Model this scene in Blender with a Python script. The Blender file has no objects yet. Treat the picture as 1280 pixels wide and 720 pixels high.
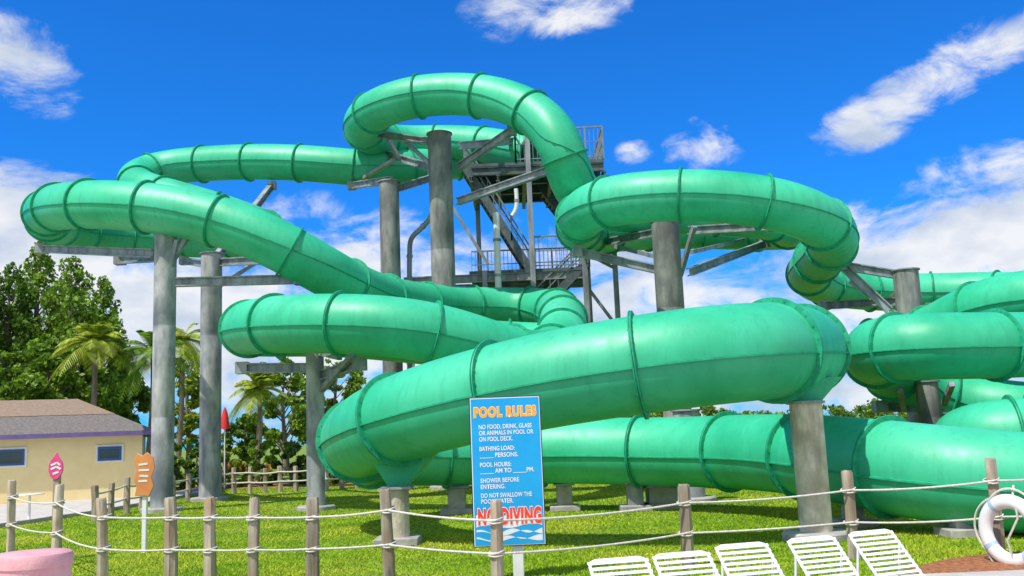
import bpy, bmesh, math, random
import numpy as np
from mathutils import Vector, Matrix
random.seed(7); np.random.seed(7)
S=bpy.context.scene; COL=S.collection
PI=math.pi
# ------------------------------------------------------------------ camera
H=1.8; FP=1200.0
PITCH=math.atan(185/FP); ROLL=math.radians(-2.3)
RC=Matrix.Rotation(PI/2+PITCH,3,'X')@Matrix.Rotation(ROLL,3,'Z')
CAM=Vector((0,0,H))
cd=bpy.data.cameras.new('camera'); co=bpy.data.objects.new('camera',cd); COL.objects.link(co)
co.matrix_world=Matrix.Translation(CAM)@RC.to_4x4()
cd.sensor_width=36; cd.lens=FP/1280*36; cd.clip_end=6000; S.camera=co
def ray(px,py): return RC@Vector(((px-640)/FP,(360-py)/FP,-1))
def at(px,py,d):
    v=ray(px,py); return CAM+v*(d/v.y)
def gnd(px,py,z=0):
    v=ray(px,py); return CAM+v*((z-H)/v.z)
def xat(px,d,z=0):
    py=500
    for _ in range(8):
        p=at(px,py,d); py+= (p.z-z)*FP/d
    return at(px,py,d).x
# ------------------------------------------------------------------ helpers
class MB:
    def __init__(s): s.v=[]; s.f=[]
    def add(s,vs,fs):
        n=len(s.v); s.v+= [Vector(x) for x in vs]; s.f+=[tuple(i+n for i in f) for f in fs]
    def box(s,c,size,rot=None):
        c=Vector(c); hx,hy,hz=[k/2 for k in size]; vs=[]
        for x in(-hx,hx):
            for y in(-hy,hy):
                for z in(-hz,hz):
                    p=Vector((x,y,z)); p=rot@p if rot else p; vs.append(c+p)
        s.add(vs,[(0,1,3,2),(4,6,7,5),(0,4,5,1),(2,3,7,6),(0,2,6,4),(1,5,7,3)]); return s
    def bar(s,a,b,w,h=None,up=(0,0,1)):
        h=h or w; a=Vector(a); b=Vector(b); t=(b-a).normalized(); up=Vector(up)
        if abs(t.dot(up))>.98: up=Vector((0,1,0))
        sd=t.cross(up).normalized(); u=sd.cross(t)
        vs=[p+sd*x*w/2+u*y*h/2 for p in(a,b) for x,y in((-1,-1),(1,-1),(1,1),(-1,1))]
        s.add(vs,[(0,1,2,3),(7,6,5,4),(0,4,5,1),(1,5,6,2),(2,6,7,3),(3,7,4,0)]); return s
    def ibeam(s,a,b,w,h):
        a=Vector(a); b=Vector(b); t=(b-a).normalized(); up=Vector((0,0,1))
        if abs(t.dot(up))>.98: up=Vector((0,1,0))
        sd=t.cross(up).normalized(); u=sd.cross(t); k=h/2-.02
        s.bar(a+u*k,b+u*k,w,.04,u); s.bar(a-u*k,b-u*k,w,.04,u); s.bar(a,b,.035,h-.08,u); return s
    def tube(s,pts,r,n=10,cap=True):
        pts=[Vector(p) for p in pts]; rs=r if isinstance(r,(list,tuple)) else [r]*len(pts)
        t=(pts[1]-pts[0]).normalized(); u=Vector((0,0,1)) if abs(t.z)<.9 else Vector((0,1,0))
        vs=[];m=len(pts)
        for i,p in enumerate(pts):
            t=(pts[min(i+1,m-1)]-pts[max(i-1,0)]).normalized()
            u=(u-t*u.dot(t)).normalized(); w=t.cross(u)
            for k in range(n):
                a=2*PI*k/n; vs.append(p+(u*math.cos(a)+w*math.sin(a))*rs[i])
        fs=[(i*n+k,i*n+(k+1)%n,(i+1)*n+(k+1)%n,(i+1)*n+k) for i in range(m-1) for k in range(n)]
        if cap: fs+= [tuple(range(n))[::-1],tuple((m-1)*n+k for k in range(n))]
        s.add(vs,fs); return s
    def lathe(s,prof,c,n=24,sx=1,sy=1):
        c=Vector(c); vs=[]
        for r,z in prof:
            for k in range(n):
                a=2*PI*k/n; vs.append(c+Vector((r*math.cos(a)*sx,r*math.sin(a)*sy,z)))
        m=len(prof)
        fs=[(i*n+k,i*n+(k+1)%n,(i+1)*n+(k+1)%n,(i+1)*n+k) for i in range(m-1) for k in range(n)]
        fs+=[tuple(range(n))[::-1],tuple((m-1)*n+k for k in range(n))]
        s.add(vs,fs); return s
    def poly(s,pts,th,nrm):
        nrm=Vector(nrm).normalized()*th/2; n=len(pts); pts=[Vector(p) for p in pts]
        s.add([p-nrm for p in pts]+[p+nrm for p in pts],
              [tuple(range(n))[::-1],tuple(range(n,2*n))]+[(i,(i+1)%n,n+(i+1)%n,n+i) for i in range(n)]); return s
    def build(s,name,mat,parent=None,local=False,smooth=True,bevel=0):
        me=bpy.data.meshes.new(name)
        off=parent_world(parent) if (parent and not local) else Vector((0,0,0))
        me.from_pydata([tuple(v-off) for v in s.v],[],s.f)
        bm=bmesh.new(); bm.from_mesh(me)
        bmesh.ops.recalc_face_normals(bm,faces=bm.faces[:]); bm.to_mesh(me); bm.free()
        if smooth:
            me.polygons.foreach_set('use_smooth',[True]*len(me.polygons)); me.set_sharp_from_angle(angle=math.radians(38))
        me.materials.append(mat); o=bpy.data.objects.new(name,me); COL.objects.link(o)
        if parent: o.parent=parent
        if bevel:
            b=o.modifiers.new('bevel','BEVEL'); b.width=bevel; b.segments=2; b.limit_method='ANGLE'
        return o
def parent_world(p):
    v=Vector((0,0,0))
    while p: v=v+p.location; p=p.parent
    return v
def tag(o,label=None,cat=None,group=None,kind=None):
    if label:o['label']=label
    if cat:o['category']=cat
    if group:o['group']=group
    if kind:o['kind']=kind
    return o
def empty(name,loc,label,cat,group=None,rz=0):
    o=bpy.data.objects.new(name,None); COL.objects.link(o); o.location=loc; o.rotation_euler=(0,0,rz)
    o.empty_display_size=.3
    return tag(o,label,cat,group)
def copy_tree(o,parent=None):
    c=o.copy(); COL.objects.link(c); c.parent=parent
    for ch in list(o.children): copy_tree(ch,c)
    return c
# ------------------------------------------------------------------ materials
def mat(name,c1,c2=None,scale=3,rough=.6,bump=0,bscale=40,metal=0,streak=None,island=0,spec=.5,detail=6,coat=0,trans=0,c3=None,s3=.6,objvar=0,drip=None,dk=.85):
    m=bpy.data.materials.new(name); m.use_nodes=True; nt=m.node_tree; N=nt.nodes; L=nt.links
    b=N['Principled BSDF']; b.inputs['Roughness'].default_value=rough; b.inputs['Metallic'].default_value=metal
    b.inputs['Specular IOR Level'].default_value=spec; b.inputs['Coat Weight'].default_value=coat
    b.inputs['Coat Roughness'].default_value=.15
    c2=c2 or c1
    g=N.new('ShaderNodeNewGeometry'); mp=N.new('ShaderNodeMapping'); L.new(g.outputs['Position'],mp.inputs['Vector'])
    if streak: mp.inputs['Scale'].default_value=streak
    nz=N.new('ShaderNodeTexNoise'); nz.inputs['Scale'].default_value=scale; nz.inputs['Detail'].default_value=detail; nz.inputs['Roughness'].default_value=.62
    L.new(mp.outputs[0],nz.inputs['Vector'])
    r=N.new('ShaderNodeValToRGB'); r.color_ramp.elements[0].position=.33; r.color_ramp.elements[1].position=.67
    r.color_ramp.elements[0].color=(*c1,1); r.color_ramp.elements[1].color=(*c2,1)
    L.new(nz.outputs['Fac'],r.inputs[0]); out=r.outputs[0]
    if c3:
        n3=N.new('ShaderNodeTexNoise'); n3.inputs['Scale'].default_value=s3; n3.inputs['Detail'].default_value=4; L.new(g.outputs['Position'],n3.inputs['Vector'])
        m3=N.new('ShaderNodeMapRange'); m3.inputs[1].default_value=.46; m3.inputs[2].default_value=.68; L.new(n3.outputs['Fac'],m3.inputs[0])
        x=N.new('ShaderNodeMix'); x.data_type='RGBA'; L.new(m3.outputs[0],x.inputs[0]); L.new(out,x.inputs[6]); x.inputs[7].default_value=(*c3,1); out=x.outputs[2]
    if drip:
        dm=N.new('ShaderNodeMapping'); dm.inputs['Scale'].default_value=(3.2,3.2,.45); L.new(g.outputs['Position'],dm.inputs[0])
        dn=N.new('ShaderNodeTexNoise'); dn.inputs['Scale'].default_value=1.6; dn.inputs['Detail'].default_value=7; dn.inputs['Roughness'].default_value=.7; L.new(dm.outputs[0],dn.inputs[0])
        d3=N.new('ShaderNodeMapRange'); d3.inputs[1].default_value=.50; d3.inputs[2].default_value=.76; d3.inputs[4].default_value=dk; L.new(dn.outputs['Fac'],d3.inputs[0])
        x=N.new('ShaderNodeMix'); x.data_type='RGBA'; L.new(d3.outputs[0],x.inputs[0]); L.new(out,x.inputs[6]); x.inputs[7].default_value=(*drip,1); out=x.outputs[2]
        rr=N.new('ShaderNodeMapRange'); rr.inputs[3].default_value=rough-.10; rr.inputs[4].default_value=rough+.2; L.new(dn.outputs['Fac'],rr.inputs[0]); L.new(rr.outputs[0],b.inputs['Roughness'])
    if island or objvar:
        h=N.new('ShaderNodeHueSaturation'); mr=N.new('ShaderNodeMapRange'); k=island or objvar; mr.inputs[3].default_value=1-k; mr.inputs[4].default_value=1+k
        if island: L.new(g.outputs['Random Per Island'],mr.inputs[0])
        else:
            oi=N.new('ShaderNodeObjectInfo'); L.new(oi.outputs['Random'],mr.inputs[0])
        L.new(mr.outputs[0],h.inputs['Value']); L.new(out,h.inputs['Color']); out=h.outputs[0]
    L.new(out,b.inputs['Base Color'])
    if bump:
        n2=N.new('ShaderNodeTexNoise'); n2.inputs['Scale'].default_value=bscale; n2.inputs['Detail'].default_value=4; L.new(mp.outputs[0],n2.inputs['Vector'])
        bp=N.new('ShaderNodeBump'); bp.inputs['Strength'].default_value=bump; bp.inputs['Distance'].default_value=.02; L.new(n2.outputs['Fac'],bp.inputs['Height']); L.new(bp.outputs[0],b.inputs['Normal'])
    if trans:
        t=N.new('ShaderNodeBsdfTranslucent'); L.new(out,t.inputs['Color']); ms=N.new('ShaderNodeMixShader'); ms.inputs[0].default_value=trans
        L.new(b.outputs[0],ms.inputs[1]); L.new(t.outputs[0],ms.inputs[2]); L.new(ms.outputs[0],N['Material Output'].inputs[0])
    return m
M={}
M['tube']=mat('green_fibreglass',(.020,.42,.205),(.045,.54,.29),.8,.42,.10,7,spec=.5,c3=(.08,.60,.36),s3=.3,objvar=.07,drip=(.012,.31,.18),dk=.6)
M['flange']=mat('green_flange',(.008,.27,.14),(.03,.43,.24),6,.5,.15,30,spec=.35)
M['steel']=mat('galvanised_steel',(.16,.18,.20),(.40,.42,.44),3.5,.5,.1,40,.2,(1,1,.25))
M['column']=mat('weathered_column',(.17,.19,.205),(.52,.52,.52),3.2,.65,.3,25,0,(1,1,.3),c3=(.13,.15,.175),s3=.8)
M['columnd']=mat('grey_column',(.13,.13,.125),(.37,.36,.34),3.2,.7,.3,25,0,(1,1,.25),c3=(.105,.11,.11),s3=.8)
M['pale']=mat('pale_concrete',(.52,.45,.34),(.82,.74,.60),6,.85,.7,22,0,(1,1,.5),c3=(.40,.36,.27),s3=2.2,drip=(.26,.25,.17))
M['darksteel']=mat('dark_steel',(.06,.08,.09),(.14,.17,.18),4,.5,.1,40,.2)
M['rail']=mat('rail_steel',(.14,.17,.19),(.27,.31,.33),4,.5,.1,40,.2)
M['concrete']=mat('concrete',(.27,.26,.24),(.48,.46,.43),3,.85,.4,30)
M['paving']=mat('paving',(.46,.42,.37),(.60,.56,.51),2,.9,.3,40)
M['deck']=mat('deck_concrete',(.42,.39,.35),(.58,.55,.5),2,.85,.3,50)
M['ground']=mat('grass_ground',(.08,.15,.008),(.18,.29,.014),1.2,.95,.6,45,c3=(.26,.32,.03),s3=.35)
M['blade']=mat('grass_blades',(.20,.37,.012),(.36,.53,.022),1.0,.7,0,island=.28,trans=.25,spec=.2,c3=(.54,.58,.05),s3=.4)
M['wood']=mat('weathered_wood',(.18,.15,.11),(.58,.50,.38),7,.85,.6,30,0,(1,1,.12),objvar=.22,c3=(.30,.22,.14),s3=1.5)
M['rope']=mat('white_rope',(.55,.52,.46),(.8,.77,.7),30,.9,.6,120)
M['white']=mat('white_paint',(.74,.74,.74),(.82,.82,.82),4,.4)
M['strap']=mat('white_vinyl',(.76,.77,.78),(.84,.84,.84),5,.45)
M['bandg']=mat('pale_blue_band',(.35,.48,.62),(.42,.55,.68),5,.5)
M['pink']=mat('pink_fibreglass',(.66,.30,.33),(.78,.42,.43),6,.55,.2,60)
M['pinksign']=mat('pink_sign',(.75,.05,.22),(.85,.10,.30),3,.4)
M['orange']=mat('orange_sign',(.62,.22,.06),(.72,.30,.09),3,.5)
M['blue']=mat('sign_blue',(.002,.33,.70),(.008,.38,.76),2,.3)
M['black']=mat('black_edge',(.01,.01,.012),None,3,.5)
M['yellow']=mat('sign_orange_yellow',(1,.33,.01),(1,.42,.02),8,.4)
M['paleyellow']=mat('sign_pale_yellow',(.95,.88,.60),None,8,.4)
M['red']=mat('sign_red',(.95,.035,.008),(1,.06,.012),8,.4)
M['cream']=mat('cream_stucco',(.82,.66,.34),(.88,.73,.41),2,.9,.3,40)
M['purple']=mat('purple_trim',(.13,.09,.27),(.17,.12,.33),4,.6)
M['shingle']=mat('grey_shingle',(.10,.09,.085),(.25,.22,.20),9,.95,.6,20,0,(1,1,6))
M['shingleb']=mat('brown_shingle',(.20,.135,.09),(.36,.26,.19),9,.95,.6,20,0,(1,1,6))
M['navy']=mat('navy_frame',(.03,.09,.26),None,3,.4)
M['glass']=mat('dark_glass',(.02,.05,.07),None,3,.08,spec=.8)
M['bark']=mat('bark',(.14,.11,.08),(.32,.26,.20),8,.9,.6,25,0,(1,1,.3))
M['leafd']=mat('leaf_dark',(.08,.17,.014),(.14,.26,.026),.5,.55,0,island=.55,trans=.38,spec=.4)
M['leafm']=mat('leaf_mid',(.14,.27,.018),(.24,.38,.035),.5,.55,0,island=.55,trans=.38,spec=.4)
M['leafy']=mat('leaf_yellow',(.25,.35,.025),(.42,.48,.05),.5,.55,0,island=.5,trans=.35,spec=.4)
M['leafr']=mat('leaf_red',(.35,.07,.015),(.5,.18,.02),2,.6,0,island=.4,trans=.2)
M['mulch']=mat('red_mulch',(.16,.05,.018),(.50,.20,.08),14,.95,.9,60)
M['umb']=mat('red_canvas',(.7,.03,.03),None,3,.8)
# ------------------------------------------------------------------ world, sun
to_sun=Vector((-.52,-.52,1.22)).normalized()
elev=math.asin(to_sun.z); az=math.atan2(to_sun.x,to_sun.y)
W=bpy.data.worlds.new('World'); S.world=W; W.use_nodes=True; nt=W.node_tree; N=nt.nodes; L=nt.links
bg=N['Background']; bg.inputs[1].default_value=.12
sky=N.new('ShaderNodeTexSky'); sky.sky_type='NISHITA'; sky.sun_disc=False; sky.sun_elevation=elev; sky.sun_rotation=az
sky.air_density=1.0; sky.dust_density=.3; sky.ozone_density=3
tc=N.new('ShaderNodeTexCoord')
def mth(op,a,b=None,c=None,clamp=False):
    n=N.new('ShaderNodeMath'); n.operation=op; n.use_clamp=clamp
    for i,x in enumerate((a,b,c)):
        if x is None: continue
        if isinstance(x,(int,float)): n.inputs[i].default_value=x
        else: L.new(x,n.inputs[i])
    return n.outputs[0]
def dot(v):
    n=N.new('ShaderNodeVectorMath'); n.operation='DOT_PRODUCT'; L.new(tc.outputs['Generated'],n.inputs[0]); n.inputs[1].default_value=v; return n.outputs['Value']
clouds=[(25,85,85,65,0,.95),(690,5,120,48,5,.95),(1185,92,170,42,24,.9),(1080,155,75,38,15,.75),(875,180,62,40,0,.72),(795,188,34,20,20,.5),(1190,325,270,95,3,1.5),(365,258,70,34,0,.7),
 (20,310,190,110,-10,1.5),(150,400,300,120,0,1.3),(480,340,240,100,0,.9),(800,380,280,120,0,1.0),(360,460,300,100,0,1.1),(1000,450,460,110,0,1.3),(1220,225,170,45,10,.7),(640,500,900,70,0,.9)]
acc=None
for px,py,w,h,ang,wt in clouds:
    c=ray(px,py).normalized(); r=c.cross(Vector((0,0,1))).normalized(); u=r.cross(c)
    a=math.radians(ang); r2=r*math.cos(a)+u*math.sin(a); u2=u*math.cos(a)-r*math.sin(a)
    A=dot(r2*(FP/w)); B=dot(u2*(FP/h)); q=mth('MULTIPLY_ADD',B,B,mth('MULTIPLY',A,A))
    f=mth('MULTIPLY',mth('SUBTRACT',1,q,clamp=True),wt); acc=f if acc is None else mth('MAXIMUM',acc,f)
for v,cs in (((-.2,-1,.45),.55),((1,-.45,.4),.7),((-1,-.2,.3),.8),((.4,-.8,.9),.8)):  # unseen cloud banks behind the camera, added to whiten the fill light
    c=Vector(v).normalized(); dd=dot(c); f=mth('MULTIPLY',mth('SUBTRACT',dd,cs,clamp=True),1.3/(1-cs)); acc=mth('MAXIMUM',acc,f)
mp=N.new('ShaderNodeMapping'); mp.inputs['Scale'].default_value=(1,1,1.9); L.new(tc.outputs['Generated'],mp.inputs[0])
nz=N.new('ShaderNodeTexNoise'); nz.inputs['Scale'].default_value=12; nz.inputs['Detail'].default_value=11; nz.inputs['Roughness'].default_value=.63; nz.inputs['Distortion'].default_value=.45; L.new(mp.outputs[0],nz.inputs[0])
nb_=N.new('ShaderNodeTexNoise'); nb_.inputs['Scale'].default_value=5; nb_.inputs['Detail'].default_value=3; L.new(mp.outputs[0],nb_.inputs[0])
nmix=mth('ADD',mth('MULTIPLY',nz.outputs['Fac'],.7),mth('MULTIPLY',nb_.outputs['Fac'],.3))
den=mth('ADD',mth('MULTIPLY',mth('SUBTRACT',nmix,.51),3.6),mth('MULTIPLY',acc,.80))
mr=N.new('ShaderNodeMapRange'); mr.interpolation_type='SMOOTHSTEP'; mr.inputs[1].default_value=.12; mr.inputs[2].default_value=.85; L.new(den,mr.inputs[0])
gate=mth('MULTIPLY',mr.outputs[0],mth('MULTIPLY',acc,3.5,clamp=True))
gate=mth('MULTIPLY',gate,.96)
n2=N.new('ShaderNodeTexNoise'); n2.inputs['Scale'].default_value=11; n2.inputs['Detail'].default_value=6; L.new(mp.outputs[0],n2.inputs[0])
cr=N.new('ShaderNodeValToRGB'); cr.color_ramp.elements[0].position=.35; cr.color_ramp.elements[1].position=.58
cr.color_ramp.elements[0].color=(.56,.66,.82,1); cr.color_ramp.elements[1].color=(.97,.98,1,1); L.new(n2.outputs['Fac'],cr.inputs[0])
cm=N.new('ShaderNodeVectorMath'); cm.operation='SCALE'; L.new(cr.outputs[0],cm.inputs[0]); cm.inputs['Scale'].default_value=7.9
tint=N.new('ShaderNodeVectorMath'); tint.operation='MULTIPLY'; L.new(sky.outputs[0],tint.inputs[0]); tint.inputs[1].default_value=(.10,.76,1.65)
mx=N.new('ShaderNodeMix'); mx.data_type='RGBA'; L.new(gate,mx.inputs[0]); L.new(tint.outputs[0],mx.inputs[6]); L.new(cm.outputs[0],mx.inputs[7])
L.new(mx.outputs[2],bg.inputs[0])
sl=bpy.data.lights.new('sun','SUN'); sl.energy=5.0; sl.angle=math.radians(.5); sl.color=(1,.95,.86)
so=bpy.data.objects.new('sun',sl); COL.objects.link(so); so.rotation_euler=to_sun.to_track_quat('Z','Y').to_euler(); so.location=(0,0,40)
S.view_settings.view_transform='Standard'; S.view_settings.look='None'; S.view_settings.exposure=0
# ------------------------------------------------------------------ ground
g=MB()
g.add([(-2500,-200,0),(2500,-200,0),(2500,4000,0),(-2500,4000,0)],[(0,1,2,3)]); tag(g.build('ground',M['ground']),kind='structure')
def sheet(name,pts,z,m):
    b=MB(); b.add([(p[0],p[1],z) for p in pts],[tuple(range(len(pts)))]); return tag(b.build(name,m,smooth=False),kind='structure')
b=MB(); b.box((0,1.0,.02),(60,20.6,.1)); tag(b.build('pool_deck',M['deck'],smooth=False),kind='structure')
path_px=[(-260,640),(-100,634),(60,627),(190,618),(235,612),(262,612),(250,618),(200,628),(120,642),(40,654),(-60,668),(-260,688)]
path=[gnd(*p) for p in path_px]
sheet('pavement',path,.006,M['paving'])
b=MB()
for i in range(6,11): b.bar(path[i]+Vector((0,0,.05)),path[i+1]+Vector((0,0,.05)),.15,.12)
tag(b.build('kerb',M['concrete'],smooth=False),kind='structure')
mul=[gnd(*p) for p in [(1120,716),(1180,700),(1240,692),(1330,688),(1500,696),(1500,719),(1100,719)]]
sheet('mulch_bed',mul,.008,M['mulch'])
mul2=[(-17,42.6),(-6,42.6),(-6,48),(-19,48)]
sheet('planting_bed',mul2,.009,M['mulch'])
def inpoly(X,Y,poly):
    ins=np.zeros(len(X),bool); j=len(poly)-1
    for i in range(len(poly)):
        xi,yi=poly[i][0],poly[i][1]; xj,yj=poly[j][0],poly[j][1]
        ins^=((yi>Y)!=(yj>Y))&(X<(xj-xi)*(Y-yi)/(yj-yi+1e-12)+xi); j=i
    return ins
def raw_mesh(name,V,Fc,k,m,parent=None,off=None):
    me=bpy.data.meshes.new(name); nf=len(V)//k
    if off is not None: V=V-np.array(off)
    me.vertices.add(len(V)); me.vertices.foreach_set('co',V.astype(np.float32).ravel())
    me.loops.add(len(V)); me.loops.foreach_set('vertex_index',np.arange(len(V),dtype=np.int32))
    me.polygons.add(nf); me.polygons.foreach_set('loop_start',np.arange(0,len(V),k,dtype=np.int32)); me.update(calc_edges=True); me.validate()
    me.materials.append(m); o=bpy.data.objects.new(name,me); COL.objects.link(o); o.parent=parent; return o
NB=380000
Y=np.exp(np.random.uniform(math.log(11.35),math.log(44),NB)); X=(np.random.rand(NB)*2-1)*(Y*.56+2)
keep=~inpoly(X,Y,path)&~inpoly(X,Y,mul)&~inpoly(X,Y,mul2); X=X[keep];Y=Y[keep]; n=len(X)
a=np.random.rand(n)*2*PI; hgt=(.018+.025*np.random.rand(n))*(1+.6*np.sin(X*1.3+np.sin(Y))*np.cos(Y*.9)*.5); wd=.005+.0005*Y*.9
dx=np.cos(a)*wd; dy=np.sin(a)*wd; lx=np.random.randn(n)*.025; ly=np.random.randn(n)*.025
V=np.empty((n,3,3)); V[:,0]=np.stack([X-dx,Y-dy,0*X],1); V[:,1]=np.stack([X+dx,Y+dy,0*X],1); V[:,2]=np.stack([X+lx,Y+ly,hgt],1)
tag(raw_mesh('grass',V.reshape(-1,3),None,3,M['blade']),'short mown green grass covering the lawn under the slides','grass',kind='stuff')
# ------------------------------------------------------------------ slides
TR=.77
def crom(P,k=14):
    P=[P[0]*2-P[1]]+P+[P[-1]*2-P[-2]]; out=[]
    for i in range(1,len(P)-2):
        p0,p1,p2,p3=P[i-1:i+3]
        t0=0;t1=t0+max((p1-p0).length,.01)**.5;t2=t1+max((p2-p1).length,.01)**.5;t3=t2+max((p3-p2).length,.01)**.5
        for j in range(k):
            t=t1+(t2-t1)*j/k
            A1=p0*((t1-t)/(t1-t0))+p1*((t-t0)/(t1-t0));A2=p1*((t2-t)/(t2-t1))+p2*((t-t1)/(t2-t1));A3=p2*((t3-t)/(t3-t2))+p3*((t-t2)/(t3-t2))
            B1=A1*((t2-t)/(t2-t0))+A2*((t-t0)/(t2-t0));B2=A2*((t3-t)/(t3-t1))+A3*((t-t1)/(t3-t1))
            out.append(B1*((t2-t)/(t2-t1))+B2*((t-t1)/(t2-t1)))
    out.append(P[-2]); return out
def resample(P,step):
    A=np.array([tuple(p) for p in P]); s=np.concatenate([[0],np.cumsum(np.linalg.norm(np.diff(A,axis=0),axis=1))])
    m=int(round(s[-1]/step)); t=np.linspace(0,s[-1],m+1); return np.stack([np.interp(t,s,A[:,i]) for i in range(3)],1)
def smooth(A,sig):
    k=int(sig*3); w=np.exp(-.5*(np.arange(-k,k+1)/sig)**2); w/=w.sum(); out=A.copy()
    pad=np.concatenate([2*A[0]-A[k:0:-1],A,2*A[-1]-A[-2:-k-2:-1]])
    for i in range(3): out[:,i]=np.convolve(pad[:,i],w,'valid')
    return out
def slide(pts,label,seg=2.4,st=.2,sigma=5,key=None):
    P=crom([at(*p) for p in pts]); A=smooth(resample(P,st),sigma); A=resample([Vector(a) for a in A],st)
    per=int(round(seg/st))
    off=0
    if key:
        kp=np.array(tuple(at(*key))); off=int(np.argmin(np.linalg.norm(A-kp,axis=1)))%per
    cuts=([0] if off>=4 else [])+list(range(off,len(A)-5,per)); 
    if cuts[0]!=0: cuts[0]=0
    cuts.append(len(A)-1)
    root=empty('water_slide',(A[0][0],A[0][1],A[0][2]-TR),label,'water slide')
    pts=[Vector(a) for a in A]
    def frame(i):
        t=(pts[min(i+1,len(pts)-1)]-pts[max(i-1,0)]).normalized(); sd=t.cross(Vector((0,0,1))).normalized(); return t,sd,sd.cross(t)
    NS=48
    for i0,i1 in zip(cuts[:-1],cuts[1:]):
        vs=[];m=i1-i0+1
        for i in range(i0,i1+1):
            t,sd,u=frame(i)
            for k in range(NS):
                a=2*PI*k/NS; vs.append(pts[i]+(sd*math.cos(a)+u*math.sin(a))*TR)
        fs=[(i*NS+k,i*NS+(k+1)%NS,(i+1)*NS+(k+1)%NS,(i+1)*NS+k) for i in range(m-1) for k in range(NS)]
        b=MB(); b.add(vs,fs)
        sec=b.build('tube_section',M['tube'],root)
        for sg in(-1,1):                       # horizontal seam lips on both sides
            vs=[]; b=MB()
            for i in range(i0,i1+1):
                t,sd,u=frame(i); o=(sd*sg*math.cos(-.12)+u*math.sin(-.12)); c=pts[i]
                vs+=[c+o*(TR-.01)+u*.014,c+o*(TR+.035)+u*.014,c+o*(TR+.035)-u*.014,c+o*(TR-.01)-u*.014]
            b.add(vs,[(i*4+k,i*4+(k+1)%4,i*4+4+(k+1)%4,i*4+4+k) for i in range(m-1) for k in range(4)])
            b.build('side_seam',M['flange'],sec)
        t,sd,u=frame(i0); b=MB(); c=pts[i0]
        vs=[];prof=[(-.030,TR-.01),(-.026,TR+.085),(-.008,TR+.09),(-.003,TR+.07),(.003,TR+.07),(.008,TR+.09),(.026,TR+.085),(.030,TR-.01)]
        for dz,r in prof:
            for k in range(NS):
                a=2*PI*k/NS; vs.append(c+t*dz+(sd*math.cos(a)+u*math.sin(a))*r)
        b.add(vs,[(i*NS+k,i*NS+(k+1)%NS,(i+1)*NS+(k+1)%NS,(i+1)*NS+k) for i in range(len(prof)-1) for k in range(NS)])
        for k in range(24):
            a=2*PI*(k+.5)/24; o=sd*math.cos(a)+u*math.sin(a)
            b.bar(c+o*(TR+.04)-t*.04,c+o*(TR+.04)+t*.04,.02,.02,o)
        b.build('flange',M['flange'],sec)
    return pts
S1=[(640,206,41.5),(580,200,41.5),(520,208,40.5),(470,212,39.5),(400,205,39.5),(330,202,40),(250,205,41),(195,211,41.5),(166,224,40),(185,240,38),(240,255,37),(310,278,37.5),(345,293,39.5),(310,300,42),(240,301,43),(150,296,42),(85,288,39),
 (60,275,35.5),(62,262,32.2),(95,256,30),(150,256,29),(215,262,28.7),(280,277,28.5),(340,300,28.5),(385,327,28.7),(425,350,29.8),(470,370,32),(540,382,35),(610,384,36.8),(660,384,37),(688,386,35.8),(702,393,33.2),(704,412,30.4),(696,440,27.8),(664,452,26),(610,437,25),(550,415,24.3),(480,406,24),(400,404,24.5),(345,405,25.5),
 (312,409,26.8),(309,413,28.6),(335,416,30),(420,415,30.2),(560,428,30),(750,437,30),(900,438,26.8),(975,436,23.5),(1003,437,20),(1001,438,17),(975,437,15.2),(925,438,14.7),(800,455,15),(690,472,15.4),(600,493,16),(520,514,16.8),(470,533,17.8),(444,552,19.6),(462,564,22),(530,567,23.6),(620,565,23.7),(740,563,23),(850,565,22),
 (930,564,20.5),(1020,570,18.3),(1120,585,16.0),(1200,597,15.2),(1290,606,14.8),(1420,612,14.8),(1600,615,15)]
S2=[(665,192,38.5),(600,180,40),(540,178,41),(490,180,40.5),(458,168,38.5),(453,150,36),(480,130,34.5),(530,118,34),(590,117,33.5),(650,131,32.5),(692,160,31.5),(708,195,31),(712,225,31.5),(722,248,32.5),(750,262,33.5),(820,266,34),(920,268,34),(980,277,35),(985,288,37.5),(940,290,39.5),(850,288,40),(780,291,39),(738,292,36.5),
 (723,284,33),(727,267,30.5),(755,251,28.8),(810,245,28),(880,243,27.6),(950,250,27.4),(1005,263,27.5),(1038,283,28.5),(1042,305,30.5),(1022,325,33),(1008,343,35.5),(1030,358,37.5),(1080,364,38.5),(1150,366,38.5),(1230,364,37.5),(1330,368,35),(1400,385,31),(1400,410,26.5),(1330,428,23.5),(1240,432,22.3),(1150,432,22),(1103,434,22.7),
 (1092,443,24.8),(1110,460,27),(1150,488,28.3),(1210,505,28),(1290,512,27),(1400,530,24),(1410,540,21.5),(1320,545,19.7),(1250,545,19.2),(1205,553,20.2),(1240,567,22.8),(1350,575,23),(1500,585,23)]
S3=[(1090,430,31.5),(1145,424,30.3),(1190,402,28.2),(1235,380,26.6),(1290,368,25.6),(1400,374,24.5),(1500,385,25)]
slide(S1,'longest green tube slide, looping left of the tower, then sweeping low across the front',key=(800,455,15))
slide(S2,'green tube slide with the topmost loop, coiling down round the right hand columns',key=(956,250,27.4))
slide(S3,'short stretch of green tube rising behind the others at the right edge')
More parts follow.
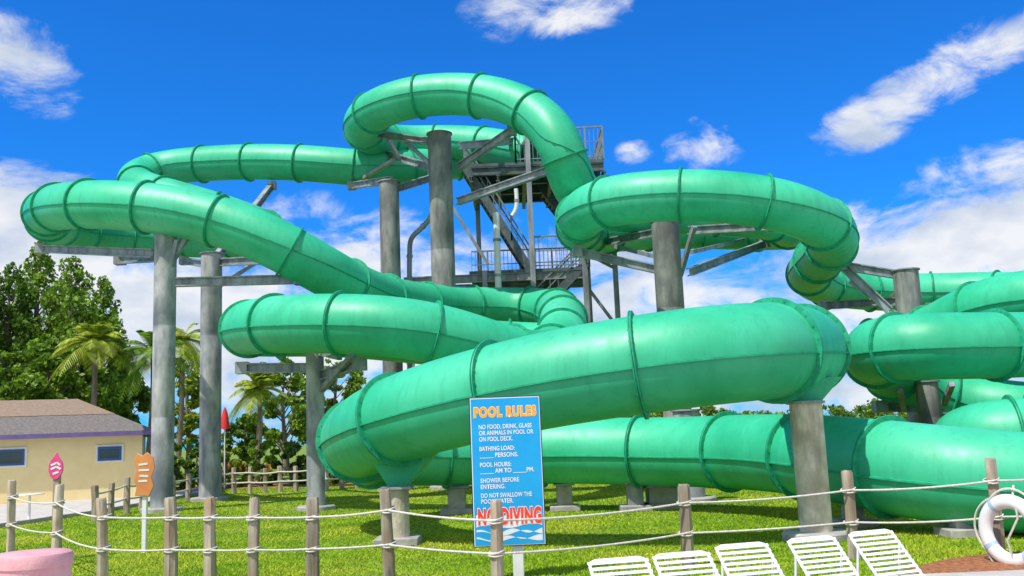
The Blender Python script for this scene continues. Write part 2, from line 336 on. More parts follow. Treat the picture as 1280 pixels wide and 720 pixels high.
# ------------------------------------------------------------------ support columns
def column(px,d,top,r,label,arms=(),braces=(),base=True,matl='column',saddle=None):
    x=xat(px,d,3); zt=at(px,top,d).z; root=empty('support_column',(x,d,0),label,'support column')
    b=MB(); n=28; b.lathe([(r,-.1),(r,zt*.33-.02),(r*.985,zt*.33),(r,zt*.33+.02),(r,zt*.66-.02),(r*.985,zt*.66),(r,zt*.66+.02),(r,zt)],(x,d,0),n); b.build('shaft',M[matl],root)
    b=MB(); b.lathe([(r+.05,zt),(r+.05,zt+.04)],(x,d,0),n); b.build('top_plate',M['steel'],root)
    if base:
        b=MB(); b.lathe([(r+.28,-.05),(r+.28,.10),(r+.25,.13),(r+.02,.13)],(x,d,0),n); b.build('footing',M['concrete'],root)
    for a in arms:
        p=at(*a[0]); q=at(*a[1])
        b=MB(); b.ibeam(p,q,.2,.28); b.box(p,(.34,.34,.34)); b.build('arm',M['steel'],root,smooth=False)
    for a in braces:
        p=at(*a[0]); q=at(*a[1]); b=MB(); b.bar(p,q,.14,.14); b.build('brace',M['steel'],root,smooth=False)
    return root
column(204,29,293,.33,'tall grey column under the left loop, nearer of the two left columns',
  arms=[((52,311,34),(192,317,29.2)),((375,349,28.9),(214,353,29)),((150,325,33.5),(196,322,29.3))],braces=[((204,345,29),(236,293,28.8)),((204,380,29),(222,300,28.8))])
column(263,34,318,.37,'tall blue grey column just right of the nearest left column',
  arms=[((345,324,30),(276,328,34)),((340,232,40),(268,325,34.2)),((230,326,41),(258,330,34.3))],braces=[((335,318,38.5),(270,360,34))])
column(394,27,437,.25,'shorter grey column under the middle left bend, ringed by the far fence',
  arms=[((303,460,27.8),(388,460,27)),((450,455,25.5),(400,470,27))],braces=[((440,445,25.5),(400,490,27)),((395,440,27),(425,447,26))])
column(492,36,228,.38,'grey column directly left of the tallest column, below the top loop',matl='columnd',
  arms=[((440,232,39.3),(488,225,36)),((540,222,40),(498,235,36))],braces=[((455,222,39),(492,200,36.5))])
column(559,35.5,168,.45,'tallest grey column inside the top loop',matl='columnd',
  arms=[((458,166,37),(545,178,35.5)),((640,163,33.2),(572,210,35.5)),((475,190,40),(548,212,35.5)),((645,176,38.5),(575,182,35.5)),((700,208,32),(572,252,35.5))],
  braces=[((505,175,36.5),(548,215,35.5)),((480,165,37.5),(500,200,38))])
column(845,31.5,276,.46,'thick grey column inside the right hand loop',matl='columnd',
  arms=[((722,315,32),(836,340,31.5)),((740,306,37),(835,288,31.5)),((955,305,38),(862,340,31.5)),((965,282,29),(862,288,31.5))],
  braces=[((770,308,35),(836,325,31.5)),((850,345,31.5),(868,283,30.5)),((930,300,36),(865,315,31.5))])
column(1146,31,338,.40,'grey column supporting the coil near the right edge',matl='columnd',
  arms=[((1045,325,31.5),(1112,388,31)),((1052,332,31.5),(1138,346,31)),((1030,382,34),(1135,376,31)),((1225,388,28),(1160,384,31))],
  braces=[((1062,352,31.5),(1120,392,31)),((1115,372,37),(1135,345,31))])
column(1001,15.6,505,.255,'pale concrete column under the right bend of the nearest tube',matl='pale')
column(855,24.5,514,.34,'short grey column between the front tube and the low tube')
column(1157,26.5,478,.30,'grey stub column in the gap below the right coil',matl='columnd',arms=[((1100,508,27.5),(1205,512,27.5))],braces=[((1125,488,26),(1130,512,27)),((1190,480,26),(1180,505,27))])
def saddle_at(px,d,ytop,ybot,w,label,wb=.3,dx=0):
    x=xat(px,d,2); zt=at(px,ytop,d).z; zb=at(px,ybot,d).z; b=MB()
    b.add([(x-w,d-.35,zt),(x+w,d-.35,zt),(x+w,d+.35,zt),(x-w,d+.35,zt),(x-wb+dx,d-.22,zb),(x+wb+dx,d-.22,zb),(x+wb+dx,d+.22,zb),(x-wb+dx,d+.22,zb)],[(0,1,2,3),(4,5,6,7),(0,1,5,4),(1,2,6,5),(2,3,7,6),(3,0,4,7)])
    return tag(b.build('slide_saddle',M['tube'],smooth=False,bevel=.02),label,'slide saddle')
saddle_at(1001,15.9,474,504,.62,'green saddle bracket on top of the nearest concrete column',.28)
saddle_at(505,17.8,566,609,.62,'green wedge bracket below the left bend of the front tube',.15,-.12)
def pier(px,d,zt,w,label,round_=False,m='concrete'):
    x=xat(px,d,.5); root=empty('support_pier',(x,d,0),label,'support pier')
    b=MB()
    if round_: b.lathe([(w/2,-.05),(w/2,zt)],(x,d,0),24)
    else: b.box((x,d,zt/2),(w,w,zt))
    b.build('shaft',M[m],root,bevel=.015 if not round_ else 0)
    b=MB(); b.box((x,d,.07),(w+.35,w+.35,.14)); b.build('footing',M['concrete'],root,bevel=.02)
    b=MB(); b.box((x,d,zt+.02),(w+.12,w+.12,.04)); b.build('cap_plate',M['steel'],root)
    return root
pier(497,17.3,at(496,611,17.3).z,.42,'round concrete pier under the green wedge bracket',True,'pale')
pier(793,22.5,.62,.36,'grey square pier under the low tube, left of the broad block',m='steel')
pier(826,22.8,.5,.66,'broad concrete block under the middle of the low tube')
pier(571,23.7,.62,.42,'small concrete block below the low tube, left of the rules sign')
pier(705,23.3,.6,.36,'concrete block under the low tube just right of the rules sign')
pier(1064,17.2,.42,.3,'low pier under the widening tube, right of the concrete column')
pier(1200,15.2,.3,.3,'low pier under the tube at far right behind the rope fence')
# ------------------------------------------------------------------ stair tower
tw=empty('stair_tower',(xat(665,40,0),40,0),'tall steel stair tower with railed platform behind the slides','stair tower')
X_=xat
def railing(pts,h=1.15,name='railing',pick=.17):
    b=MB()
    for (p,q) in zip(pts[:-1],pts[1:]):
        p=Vector(p);q=Vector(q); Lg=(q-p).length; up=Vector((0,0,1))
        b.bar(p+up*h,q+up*h,.06); b.bar(p+up*.12,q+up*.12,.04); b.bar(p+up*h*.55,q+up*h*.55,.035)
        k=max(1,int(Lg/pick))
        for i in range(k+1):
            c=p.lerp(q,i/k); b.bar(c,c+up*h,.07 if i%8==0 else .022)
    b.build(name,M['rail'],tw,smooth=False)
def stair(p,q,w=1.1):
    p=Vector(p);q=Vector(q); h=(q-p); hd=Vector((h.x,h.y,0)).normalized(); sd=hd.cross(Vector((0,0,1)))
    b=MB()
    for s in(-1,1): b.bar(p+sd*s*w/2,q+sd*s*w/2,.07,.32)
    n=max(3,int(abs(h.z)/.19))
    R=Matrix((hd,sd,Vector((0,0,1)))).transposed()
    for i in range(n):
        c=p.lerp(q,(i+.5)/n); b.box(c,(.32,w,.05),R)
    b.build('stair_flight',M['darksteel'],tw,smooth=False)
    for s in(-1,1): railing([p+sd*s*w/2,q+sd*s*w/2],1.0,'handrail',.45)
zd=12.7; zl=8.35
xa,xb=X_(592,40,zd),X_(748,40,zd)
b=MB(); b.box(((xa+xb)/2,40,zd-.06),(xb-xa,5,.12)); b.build('platform',M['darksteel'],tw,smooth=False)
b=MB()
for y in(37.6,39.2,40.8,42.4): b.ibeam((xa,y,zd-.3),(xb,y,zd-.3),.18,.34)
for k in range(6): b.ibeam((xa+(xb-xa)*k/5,37.5,zd-.62),(xa+(xb-xa)*k/5,42.5,zd-.62),.16,.26)
b.build('platform_beams',M['darksteel'],tw,smooth=False)
xm=X_(645,40,zd)
railing([(xm,37.5,zd),(xb,37.5,zd),(xb,42.5,zd),(xa,42.5,zd)],1.35)
railing([(xm,37.5,zd),(xm,38.8,zd)],1.35)
xc,xe=X_(590,40,zl),X_(732,40,zl); xl_=X_(512,40,zl)
b=MB(); b.box(((xc+xe)/2,39,zl-.06),(xe-xc,2.6,.12)); b.build('landing',M['darksteel'],tw,smooth=False)
b=MB()
for y in(37.8,40.2): b.ibeam((xl_,y,zl-.28),(xe,y,zl-.28),.16,.32)
b.build('landing_beams',M['steel'],tw,smooth=False)
railing([(X_(668,39,zl),37.7,zl),(xe,37.7,zl),(xe,40.3,zl),(xc,40.3,zl)],1.3)
zm=10.6
stair((X_(582,38.4,zd),38.4,zd),(X_(662,38.4,zl),38.4,zl),1.3)
stair((X_(672,41.2,zd),41.2,zd),(X_(716,41.2,zm),41.2,zm))
b=MB(); b.box((X_(716,41,zm)+.5,40.6,zm-.05),(1.1,2.4,.1)); b.build('half_landing',M['darksteel'],tw,smooth=False)
zz=4.6
stair((xe-.3,38.3,zl),(X_(610,38.3,zz),38.3,zz)); stair((X_(610,39.6,zz),39.6,zz),(xe,39.6,0.1))
b=MB(); b.box((X_(610,39,zz)-.6,39,zz-.05),(1.3,2.8,.1)); b.build('lower_landing',M['darksteel'],tw,smooth=False)
for px,y,zt in((665,37.5,14.0),(600,42.4,zd),(730,37.6,zd),(735,42.4,zd),(512,37.8,zl-.1),(512,40.2,zl-.1),(768,39.0,zl+1.2),(605,37.7,zl)):
    b=MB(); x=X_(px,y,9); b.box((x,y,zt/2),(.2,.2,zt)); b.build('post',M['steel'],tw,smooth=False)
for p,q in(((735,360,38),(765,400,38)),((560,250,38),(610,330,38)),((735,318,39),(768,335,39))):
    b=MB(); b.bar(at(*p),at(*q),.12); b.build('brace',M['steel'],tw,smooth=False)
def pipe(pts,r,label,m='white'):
    P=[Vector(a) for a in smooth(resample(crom([at(*p) for p in pts]),.1),1.2)]
    root=empty('supply_pipe',(P[0].x,P[0].y,P[0].z),label,'water pipe')
    MB().tube(P,r,14).build('pipe',M[m],root)
    b=MB()
    for i in range(5,len(P)-5,14):
        t=(P[i+1]-P[i-1]).normalized(); b.tube([P[i]-t*.05,P[i]+t*.05],r*1.25,14)
    b.build('coupling',M['steel'],root)
pipe([(623,360,36.8),(622,330,36.8),(621,290,36.8),(620,266,36.8)],.13,'white vertical water pipe in front of the tower stairs')
pipe([(645,236,37.3),(646,250,37.3),(645,262,37.3),(640,270,37.3)],.085,'short white pipe elbow below the tower platform')
pipe([(512,470,37),(512,380,37),(512,320,37),(514,298,37),(526,286,37),(538,272,37),(542,255,37.2)],.10,'grey bent water pipe beside the left tower column','steel')
# ------------------------------------------------------------------ rope fence
def fence(posts,label,r=.076,ropes=(.78,.42),sag=.03,inner=True,rr=.0135):
    x0,y0=posts[0][0],posts[0][1]
    root=empty('rope_fence',(x0,y0,0),label,'fence')
    for x,y,h in posts:
        b=MB(); k=random.uniform(.88,1.14); lx,ly=random.uniform(-.04,.04),random.uniform(-.03,.03)
        n=14
        b.tube([(x,y,-.1),(x+lx*.3,y,h*.3),(x+lx*.7,y,h*.65),(x+lx,y+ly,h-.03),(x+lx,y+ly,h)],[r*k*1.06,r*k*random.uniform(.95,1.07),r*k*random.uniform(.93,1.05),r*k*.97,r*k*.82],n)
        for i,v in enumerate(b.v):
            ring=i//n; a=i%n
            c=Vector((x+lx*(0,.3,.7,1,1)[ring],y,v.z)); d=(v-c); d.z=0
            b.v[i]=v+d*(.10*math.sin(a*2.3+x*7)+random.uniform(-.05,.05))+Vector((0,0,random.uniform(-.012,.012) if ring==4 else 0))
        b.build('post',M['wood'],root)
    for f in ropes:
        for (ax,ay,ah),(bx,by,bh) in zip(posts[:-1],posts[1:]):
            pa=Vector((ax,ay-r,ah*f)); pb=Vector((bx,by-r,bh*f)); b=MB()
            L_=(pb-pa).length; sg=sag*random.uniform(.7,1.9)
            pts=[pa.lerp(pb,t/12)-Vector((0,0,4*sg*L_/3*(t/12)*(1-t/12))) for t in range(13)]
            b.tube(pts,rr,8)
            if inner:
                for e in range(2):
                    q=(ax,ay,ah*f+.028*(e-.5))
                    ring=[(q[0]+(r+.016)*math.cos(a),q[1]+(r+.016)*math.sin(a),q[2]+.02*math.sin(a+e)) for a in [2*PI*k/14 for k in range(15)]]
                    b.tube(ring,.011,6,False)
            b.build('rope',M['rope'],root)
    return root
def fp(px,top,d):
    z=at(px,top,d).z; return (xat(px,d,z*.5),d,z)
fence([fp(15,600,18),fp(72,606,16),fp(130,622,13.6),fp(215,622,13.2),fp(263,622,13),fp(316,622,12.9),fp(390,622,12.8),fp(486,611,12.6),fp(620,625,11.7),fp(857,605,13.0),fp(1063,588,13.2),fp(1243,573,12.7),fp(1420,560,12.5)],
   'nearest fence of weathered wooden posts and white rope across the lawn')
far=[]
for i in range(20):
    t=i/19; px=120+t*365; d=26+min(1,t*2.2)*12; far.append((xat(px,d,.5),d,1.0*random.uniform(.94,1.06)))
fence(far,'far rope fence of short wooden posts crossing the lawn at left',r=.085,inner=False,rr=.03)
# ------------------------------------------------------------------ rules sign
def text(body,x0,x1,zc,h,mt,parent,name='lettering',off=0,y=-.03):
    cu=bpy.data.curves.new('t','FONT'); cu.body=body; cu.size=1; cu.extrude=0; cu.offset=off; cu.space_character=1.0+off*1.6
    ob=bpy.data.objects.new('t',cu); COL.objects.link(ob); dg=bpy.context.evaluated_depsgraph_get()
    me=bpy.data.meshes.new_from_object(ob.evaluated_get(dg)); bpy.data.objects.remove(ob)
    xs=[v.co.x for v in me.vertices]; a,bb=min(xs)+off,max(xs)-off
    sx=(x1-x0)/(bb-a); sy=h/.72
    for v in me.vertices:
        X=(v.co.x-a)*sx+x0; Z=(v.co.y-.36)*sy+zc; v.co=(X,y,Z)
    me.materials.clear(); me.materials.append(mt); o=bpy.data.objects.new(name,me); COL.objects.link(o); o.parent=parent; return o
def bold(body,x0,x1,zc,h,m1,m2,parent,n1,n2,o1,o2,y):
    for (mt,nm,of,yy) in ((m2,n2,o2,y),(m1,n1,o1,y-.0025)):
        cu=bpy.data.curves.new('t','FONT'); cu.body=body; cu.size=1; cu.offset=of; cu.space_character=1.18
        ob=bpy.data.objects.new('t',cu); COL.objects.link(ob); dg=bpy.context.evaluated_depsgraph_get()
        me=bpy.data.meshes.new_from_object(ob.evaluated_get(dg)); bpy.data.objects.remove(ob)
        xs=[v.co.x for v in me.vertices]; a,bb=min(xs)+of,max(xs)-of; sx=(x1-x0)/(bb-a); sy=h/.72
        for v in me.vertices: v.co=((v.co.x-a)*sx+x0,yy,(v.co.y-.36)*sy+zc)
        me.materials.clear(); me.materials.append(mt); o=bpy.data.objects.new(nm,me); COL.objects.link(o); o.parent=parent
sd_=12.6; sc=at(634,588,sd_)
sg=empty('rules_sign',(sc.x,sc.y,sc.z),'tall blue pool rules sign board behind the rope fence','sign',rz=math.radians(2))
K=.0105
def sx(px): return (px-631)*K
def sz(py): return (588-py)*K
b=MB(); b.box((0,0,0),(.93,.03,1.90)); b.build('board_edge',M['black'],sg,local=True,bevel=.012)
b=MB(); b.box((0,-.0165,0),(.905,.004,1.875)); b.build('white_border',M['white'],sg,local=True)
b=MB(); b.box((0,-.0195,0),(.885,.004,1.855)); b.build('panel',M['blue'],sg,local=True)
b=MB(); b.box((.10,.07,-1.0),(.14,.09,1.3)); b.build('post',M['white'],sg,local=True,bevel=.01)
bold('POOL RULES',sx(593),sx(669),sz(516),.125,M['yellow'],M['paleyellow'],sg,'heading','heading_outline',.052,.080,-.024)
for tx,y,a,bb in [('NO FOOD, DRINK, GLASS',534,598,663),('OR ANIMALS IN POOL OR',541.5,598,665),('ON POOL DECK.',549,598,639),('BATHING LOAD:',560.5,598,641),('_____ PERSONS.',568.5,598,645),('POOL HOURS:',580,598,636),('_____ AM TO _____PM.',587.5,598,664),
   ('SHOWER BEFORE',599,598,645),('ENTERING.',606.5,598,628),('DO NOT SWALLOW THE',617,598,660),('POOL WATER.',624,598,637)]:
    text(tx,sx(a),sx(bb),sz(y),.056,M['white'],sg,'rule_text',.02,-.025)
bold('NO DIVING',sx(594),sx(670),sz(642),.19,M['red'],M['white'],sg,'warning_text','warning_outline',.055,.095,-.0262)
b=MB(); n=30
for k,(z0,z1,amp) in enumerate(((-.55,-.70,.022),(-.76,-.785,.03),(-.84,-.865,.025))):
    top=[(-.42+.84*i/n,z0+amp*math.sin(i/n*2*PI*2+k)) for i in range(n+1)]; bot=[(-.42+.84*i/n,z1+amp*math.sin(i/n*2*PI*1.5+k)) for i in range(n+1)]
    b.add([(x,-.0235,z) for x,z in top]+[(x,-.0235,z) for x,z in bot],[(i,i+1,n+2+i,n+1+i) for i in range(n)])
b.build('wave_mark',M['white'],sg,local=True,smooth=False)
def shape_sign(px,py,d,outline,s,m,postm,label,w=.07,marks=None):
    c=at(px,py,d); root=empty('shaped_sign',(c.x,c.y,0),label,'sign')
    b=MB(); b.poly([(c.x+x*s,c.y-.06,c.z+z*s) for x,z in outline],.03,(0,1,0)); b.build('panel',M[m],root,bevel=.008)
    b=MB(); b.box((c.x,c.y,(c.z-.1)/2),(w,w,c.z-.1)); b.build('post',M[postm],root,bevel=.008)
    if marks:
        b=MB()
        for (x0,z0,x1,z1) in marks: b.bar((c.x+x0*s,c.y-.079,c.z+z0*s),(c.x+x1*s,c.y-.079,c.z+z1*s),.004,.035,(0,0,1))
        b.build('wave_mark',M['white'],root,smooth=False)
drop=[(.0,-1),(.28,-.85),(.5,-.5),(.58,-.1),(.5,.3),(.25,.65),(.05,1.05),(-.12,.8),(-.4,.45),(-.55,.1),(-.55,-.35),(-.35,-.8)]
shape_sign(72,583,17,drop,.23,'pinksign','wood','pink teardrop shaped sign board on a wooden post',.1,[(-.35,.1,.1,.28),(.1,.28,.35,.1),(-.35,-.2,.05,-.02),(.05,-.02,.4,-.2),(-.2,-.55,.25,-.4)])
flm=[(-.5,-1.2),(.3,-1.25),(.55,-.7),(.42,-.2),(.6,.3),(.5,.9),(.15,1.2),(-.1,1.0),(-.4,1.15),(-.6,.7),(-.45,.2),(-.6,-.3),(-.42,-.7)]
shape_sign(182,592,17.6,flm,.32,'orange','white','orange wavy shaped sign board on a white post',.08,[(-.3,.5,.2,.55),(-.3,.2,.3,.2),(-.25,-.1,.25,-.15),(-.3,-.4,.2,-.4)])
# ------------------------------------------------------------------ loungers
def make_lounger():
    root=empty('sun_lounger',(0,0,0),'x','sun lounger','white strap sun loungers in a row')
    w=.255; hz=.25; ry,rz_=.40,.42
    b=MB(); 
    b.tube([(-w,0,hz),(-w,-.6,hz),(-w,-1.25,hz-.02),(-w+.05,-1.30,hz-.02),(w-.05,-1.30,hz-.02),(w,-1.25,hz-.02),(w,-.6,hz),(w,0,hz)],.015,10); b.build('seat_frame',M['white'],root,local=True)
    b=MB(); b.tube([(-w,0,hz),(-w,ry*.90,hz+rz_*.90),(-w+.02,ry*.97,hz+rz_*.97),(-w+.06,ry,hz+rz_),(w-.06,ry,hz+rz_),(w-.02,ry*.97,hz+rz_*.97),(w,ry*.90,hz+rz_*.90),(w,0,hz)],.015,10); b.build('back_frame',M['white'],root,local=True)
    b=MB(); ns=10
    for i in range(ns):
        t=(i+.4)/(ns+.1); rot=Matrix.Rotation(math.atan2(rz_,ry),3,'X'); b.box((0,ry*t,hz+rz_*t+.012),(2*w+.035,.031,.005),rot)
    b.build('back_straps',M['strap'],root,local=True,bevel=.002)
    b=MB()
    for i in range(21): b.box((0,-.05-i*.058,hz+.012),(2*w+.035,.031,.005))
    b.build('seat_straps',M['strap'],root,local=True,bevel=.002)
    for y in(-1.0,-.1):
        for s in(-1,1):
            b=MB(); b.tube([(s*w,y,hz),(s*w,y+.02,.03),(s*w,y+.02,0)],.015,8); b.build('leg',M['white'],root,local=True)
    b=MB(); b.tube([(-w,ry*.7,hz+rz_*.7),(-w,ry*.9,.02),(w,ry*.9,.02),(w,ry*.7,hz+rz_*.7)],.013,8); b.build('back_support',M['white'],root,local=True)
    return root
lo=make_lounger()
labs=['leftmost white strap sun lounger, only its top showing','second white strap sun lounger from the left','middle one of the five white strap sun loungers','fourth white strap sun lounger, just left of the last one','rightmost white strap sun lounger, nearest the life ring']
for i,(px,py,rz) in enumerate([(771,696,15),(850,689,16),(925,678,17),(1012,670,20),(1086,662,22)]):
    o=lo if i==0 else copy_tree(lo)
    ztop=.07+.25+.42+.02; lo_d,hi_d=6.,12.
    for _ in range(30):
        md=(lo_d+hi_d)/2
        if at(px,py,md).z>ztop: lo_d=md
        else: hi_d=md
    a=math.radians(rz); top=at(px,py,md); ox=Vector((-math.sin(a)*.40,math.cos(a)*.40))
    o.rotation_euler.z=a; o.location=(top.x-ox.x,top.y-ox.y,.07); o['label']=labs[i]
# ------------------------------------------------------------------ life ring
c=at(1264,664,12.2); lr=empty('life_ring',(c.x,c.y,c.z),'white life ring hung on the rightmost fence post','life ring',rz=math.radians(-64)); lr.rotation_euler.y=math.radians(12)
def torus(R0,r,a0=0,a1=2*PI,n=48,k=14):
    vs=[];fs=[]
    full=abs(a1-a0-2*PI)<1e-3
    m=n if full else n+1
    for i in range(m):
        a=a0+(a1-a0)*i/n
        for j in range(k):
            q=2*PI*j/k; rr=R0+r*math.cos(q); vs.append((rr*math.cos(a),r*.8*math.sin(q),rr*math.sin(a)))
    for i in range(n):
        i2=(i+1)%m
        for j in range(k): fs.append((i*k+j,i*k+(j+1)%k,i2*k+(j+1)%k,i2*k+j))
    return vs,fs
b=MB(); b.add(*torus(.36,.09)); b.build('ring',M['white'],lr,local=True)
for k in range(4):
    b=MB(); b.add(*torus(.36,.094,PI/4+k*PI/2-.07,PI/4+k*PI/2+.07,8)); b.build('band',M['bandg'],lr,local=True)
b=MB()
for k in range(4):
    a0=PI/4+k*PI/2; pts=[]
    for i in range(13):
        a=a0+PI/2*i/12; rr=.46+.06*math.sin(PI*i/12); pts.append((rr*math.cos(a),0,rr*math.sin(a)))
    b.tube(pts,.014,6)
b.tube([(0,-.02,.40),(-.05,.05,.55),(-.12,.15,.48)],.014,6); b.tube([(.05,-.05,.40),(.12,-.06,.2),(.02,-.08,-.1),(.1,-.05,-.35),(.0,-.05,-.55)],.014,6)
b.build('grab_line',M['rope'],lr,local=True)
# ------------------------------------------------------------------ pink bin
c=at(42,690,8.8); z=c.z; pb=empty('litter_bin',(c.x,c.y,0),'round pink drum shaped bin at the bottom left corner','litter bin')
b=MB(); b.lathe([(.30,0.05),(.315,.08),(.315,z-.13)],(c.x,c.y,0),40); b.build('body',M['pink'],pb)
b=MB(); b.lathe([(.315,z-.13),(.328,z-.12),(.33,z-.04),(.318,z-.012),(.295,z),(.1,z+.012)],(c.x,c.y,0),40); b.build('lid',M['pink'],pb)
# ------------------------------------------------------------------ round table at left
c=gnd(36,652); rt=empty('patio_table',(c.x,c.y,0),'small white round patio table on the paved path','table')
zt=.72
b=MB(); b.lathe([(.36,zt),(.38,zt+.015),(.37,zt+.03)],(c.x,c.y,0),28); b.build('tabletop',M['white'],rt)
b=MB(); b.lathe([(.22,0),(.22,.03),(.04,.05),(.03,zt)],(c.x,c.y,0),16); b.build('pedestal',M['white'],rt)
# ------------------------------------------------------------------ building (front turned towards the camera)
bx=xat(80,38,0); bd=empty('snack_building',(bx,38,0),'low cream building with purple eave and shingled hip roof at left','building',rz=math.radians(20))
y0=0; y1=7; xr=2.8; xl=xr-20; ze=2.5
b=MB(); b.box(((xl+xr)/2,(y0+y1)/2,ze/2),(xr-xl,y1-y0,ze)); b.build('wall',M['cream'],bd,local=True,smooth=False)
b=MB(); o_=.5; b.box(((xl+xr)/2,(y0+y1)/2,ze+.02),(xr-xl+2*o_+.04,y1-y0+2*o_+.04,.16)); b.build('eave_fascia',M['purple'],bd,local=True,smooth=False)
zr=ze+1.6; X0,X1,Y0,Y1=xl-o_,xr+o_,y0-o_,y1+o_; ym=(Y0+Y1)/2; hr=(Y1-Y0)/2*.8; zb=ze+.105
b=MB(); b.add([(X0,Y0,zb),(X1,Y0,zb),(X1,Y1,zb),(X0,Y1,zb),(X0+hr,ym,zr),(X1-hr,ym,zr)],[(0,1,5,4),(1,2,5),(2,3,4,5),(3,0,4),(0,3,2,1)]); rf=b.build('roof',M['shingle'],bd,local=True,smooth=False)
b=MB(); t=.5
b.add([(X0+hr*t,Y0+(ym-Y0)*t,zb+(zr-zb)*t+.02),(X1-hr*t,Y0+(ym-Y0)*t,zb+(zr-zb)*t+.02),(X1-hr,ym,zr+.02),(X0+hr,ym,zr+.02)],[(0,1,2,3)])
b.build('brown_shingles',M['shingleb'],rf,local=True,smooth=False)
for cx,w,h in((-1.95,.95,.52),(1.6,.78,.46)):
    cz=1.75
    def frame_(w,h,th,y,dep):
        f=MB()
        for (dx,dz,ww,hh) in((0,h/2,w+th,th),(0,-h/2,w+th,th),(-w/2,0,th,h-th),(w/2,0,th,h-th)): f.box((cx+dx,y,cz+dz),(ww,dep,hh))
        return f
    fo=frame_(w+.16,h+.16,.08,-.02,.08).build('window',M['white'],bd,local=True,smooth=False)
    frame_(w,h,.09,-.03,.12).build('frame',M['navy'],fo,local=True,smooth=False)
    f=MB(); f.box((cx,-.01,cz),(w-.09,.04,h-.09)); f.box((cx,-.035,cz),(.04,.03,h-.09)); f.build('pane',M['glass'],fo,local=True,smooth=False)
# ------------------------------------------------------------------ vegetation
def leaves(centres,radii,n,size,up=0):
    k=len(centres); w=np.array([r[0]*r[1]*r[2] for r in radii])**.7; w/=w.sum(); idx=np.random.choice(k,n,p=w)
    C=np.array(centres)[idx]; Rr=np.array(radii)[idx]
    d=np.random.randn(n,3); d/=np.linalg.norm(d,axis=1)[:,None]; r=np.random.rand(n)**.5
    P=C+d*r[:,None]*Rr
    a=np.random.randn(n,3); a[:,2]+=up; a/=np.linalg.norm(a,axis=1)[:,None]; b=np.random.randn(n,3); b-=a*(a*b).sum(1)[:,None]; b/=np.linalg.norm(b,axis=1)[:,None]
    s=(size*(.6+.8*np.random.rand(n)))[:,None]
    V=np.stack([P-a*s*.5,P+b*s*.28,P+a*s*.5,P-b*s*.28],1); return V.reshape(-1,3)
def tree(px,d,top,bot,wpx,label,kind='round',m='leafm',n=7000,ls=.28,group=None,zb=None):
    zt=at(px,top,d).z; x=xat(px,d,zt*.5); zlow=max(.3,at(px,bot,d).z) if zb is None else zb; w=wpx*d/FP/2; hh=zt-zlow
    root=empty('tree' if kind!='shrub' else 'shrub',(x,d,0),label,'tree' if kind!='shrub' else 'shrub',group)
    b=MB(); tr=.02*zt+.05
    b.tube([(x,d,-.1),(x+.1,d,zlow),(x-.1,d,zlow+hh*.5),(x,d,zlow+hh*.85)],[tr,tr*.8,tr*.5,tr*.15],9)
    cs=[];rs=[]
    nb={'shrub':10,'spire':66}.get(kind,34)
    for i in range(nb):
        t=(i+.5)/nb; z=zlow+hh*t
        if kind=='spire': prof=(1-t)**.65*1.0+.04
        elif kind=='shrub': prof=math.sqrt(max(.05,1-t*t))*.8
        else: prof=math.sqrt(max(.02,1-(2*t-1)**2))*.9
        a=i*2.4+random.random(); rr=w*prof*random.uniform(.4,1.15)
        q=(x+math.cos(a)*rr,d+math.sin(a)*rr,z+(rr*.45 if kind=='spire' else 0))
        cs.append(q); k=w*prof*random.uniform(.18,.32)+.12; rs.append((k,k,k*(random.uniform(1.2,2.2) if kind=='spire' else random.uniform(.5,.8))))
        b.tube([(x,d,max(.1,z-rr*.8)),(x+math.cos(a)*rr*.6,d+math.sin(a)*rr*.6,z-rr*.15),q],[tr*.3*(1-t)+.02,.03,.01],5)
    b.build('trunk',M['bark'],root)
    raw_mesh('crown',leaves(cs,rs,n,ls,1.0 if kind=='spire' else 0),None,4,M[m],root,off=(x,d,0)); return root
tree(8,54,334,530,95,'tall dark spire tree at the far left edge','spire','leafd',9000)
tree(45,56,300,530,100,'tallest spire tree, behind the building roof','spire','leafm',9500)
tree(86,55,324,530,100,'tall spire tree just right of the tallest one','spire','leafm',9000)
tree(126,58,348,530,75,'slim spire tree right of the dark group','spire','leafm',7000)
tree(-40,52,340,530,110,'broad spire tree reaching in from outside the left edge','spire','leafd',8000)
tree(60,50,420,540,130,'low rounded tree massed behind the building roof','round','leafm',10000)
tree(0,48,440,530,95,'rounded tree above the left end of the roof','round','leafm',7500)
tree(235,60,440,560,60,'yellow green loose tree between the two left columns','round','leafy',4500)
tree(150,60,455,545,80,'round green tree behind the right end of the building','round','leafm',6000)
tree(355,58,445,570,85,'dark rounded tree left of the shorter column','round','leafm',7000)
tree(420,62,450,575,90,'green rounded tree right of the shorter column','round','leafm',7000)
tree(310,66,520,575,60,'small dark tree beneath the little palm','round','leafd',4000)
for i,(px,top,w,m,d) in enumerate(((215,550,50,'leafm',44),(248,548,50,'leafd',46),(285,556,45,'leafy',44),(322,550,50,'leafm',44),(362,552,50,'leafd',45),(400,558,55,'leafm',44),(440,560,55,'leafd',45),(470,565,50,'leafm',46))):
    tree(px,d,top,600,w,['low green shrub right of the building','dark shrub between the left columns','yellow green shrub below the red umbrella','green shrub below the small palm','dark shrub left of the shorter column','bushy green shrub behind the shorter column','dark shrub right of the shorter column','green shrub under the bend of the front tube'][i],'shrub',m,2600,.2,'shrubs along the far fence',zb=.1)
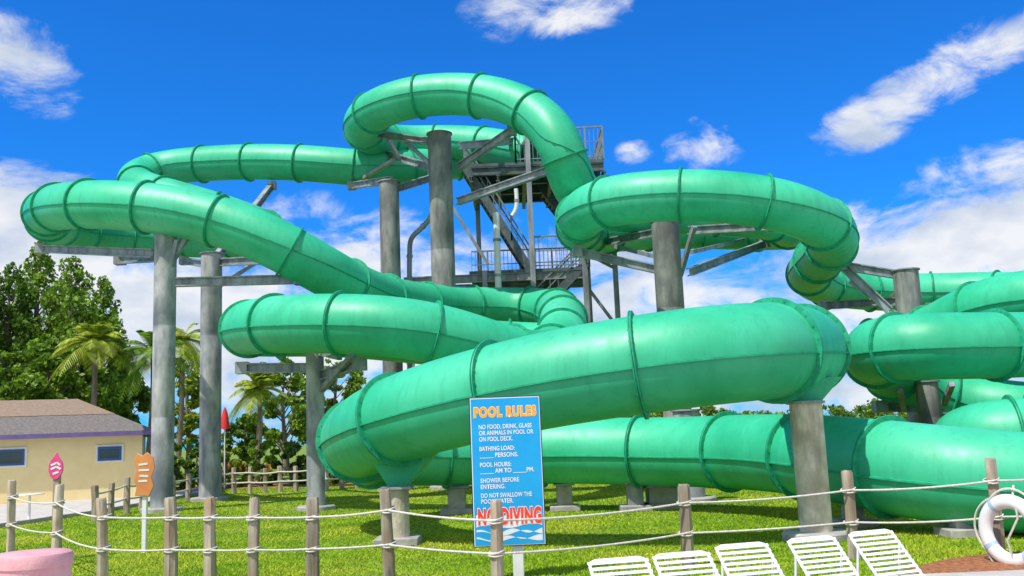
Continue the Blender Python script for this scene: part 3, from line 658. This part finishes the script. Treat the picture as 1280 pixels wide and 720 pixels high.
def frond_mesh(cx,cy,cz,L_,n,leaf):
    V=[]
    for i in range(n):
        a=2*PI*i/n+random.uniform(-.15,.15); el=random.uniform(-.2,1.3); 
        for j in range(24):
            t=(j+1)/24; 
            def pt(t): 
                h=L_*t*math.cos(el)*(1-.12*t); z=L_*(t*math.sin(el)-.75*t*t*(1.0-.3*math.sin(el)))
                return Vector((cx+math.cos(a)*h,cy+math.sin(a)*h,cz+z))
            p=pt(t); q=pt(t-.03); d=(p-q).normalized(); sd=d.cross(Vector((0,0,1)))
            sd=sd.normalized() if sd.length>.01 else Vector((1,0,0))
            ln=leaf*math.sin(PI*min(.97,t*.85+.12))
            for s in(-1,1):
                tip=p+sd*s*ln*.8+d*ln*.55-Vector((0,0,ln*.35)); w=d*.05*leaf/.7
                V+= [p-w,p+w,tip+w*.3,tip-w*.3]
            V+=[q+sd*.025,q-sd*.025,p-sd*.02,p+sd*.02]
    return np.array([tuple(v) for v in V])
def palm(px,py,d,L_,label,m='leafm',n=22):
    c=at(px,py,d); root=empty('palm_tree',(c.x,c.y,0),label,'palm tree')
    b=MB(); k=12; b.tube([(c.x+.3*math.sin(i/k*2.2),c.y,-.1+(c.z+.1)*i/k) for i in range(k)]+[(c.x+.24,c.y,c.z)],[.2-.09*i/k for i in range(k+1)],10); b.build('trunk',M['bark'],root)
    raw_mesh('crown',frond_mesh(c.x+.24,c.y,c.z,L_,n,.65),None,4,M[m],root,off=(c.x,c.y,0))
palm(112,430,48,2.5,'palm with drooping crown in front of the spire trees','leafy',30)
palm(185,440,50,2.7,'palm behind the nearest left column','leafm',32)
palm(222,425,56,2.6,'palm between the two left columns','leafy',28)
palm(318,487,52,2.1,'small palm above the shrubs left of the shorter column','leafy',28)
for i,px in enumerate((283,303,335,372)):
    c=gnd(px,592); V=[]
    for k in range(60):
        a=random.random()*2*PI; el=random.uniform(.3,1.4); L_=random.uniform(.5,1.0); d=Vector((math.cos(a)*math.cos(el),math.sin(a)*math.cos(el),math.sin(el))); s=Vector((-math.sin(a),math.cos(a),0))*.05
        o=Vector((c.x,c.y,0)); V+=[o-s,o+s,o+d*L_+s*.3,o+d*L_-s*.3]
    root=empty('bromeliad_plant',(c.x,c.y,0),['red leaved spiky plant below the red umbrella','red leaved spiky plant second from the left','red leaved spiky plant third from the left','red leaved spiky plant left of the shorter column'][i],'plant','red spiky plants by the far fence')
    raw_mesh('foliage',np.array([tuple(v) for v in V]),None,4,M['leafr'],root,off=(c.x,c.y,0))
c=at(281,536,43); um=empty('closed_umbrella',(c.x,c.y,0),'closed red patio umbrella above the shrubs','umbrella')
b=MB(); b.lathe([(.03,0),(.03,c.z+.1)],(c.x,c.y,0),10); b.build('pole',M['white'],um)
b=MB(); b.lathe([(.22,c.z),(.19,c.z+.3),(.12,c.z+.7),(.03,c.z+.95)],(c.x,c.y,0),12); b.build('canopy',M['umb'],um)
for px,top,w,d,m in ((560,520,90,120,'leafd'),(640,505,100,125,'leafm'),(720,512,110,120,'leafd'),(800,500,100,130,'leafm'),(880,508,90,125,'leafd'),(950,515,90,130,'leafm'),(1030,508,110,125,'leafd'),(1120,500,110,130,'leafm'),(1200,505,110,125,'leafd'),(1290,498,120,130,'leafm'),(500,530,90,115,'leafm')):
    tree(px,d,top,560,w,'distant tree on the horizon behind the slides','round',m,2500,.6,'distant trees on the horizon',zb=.3)
print('done')
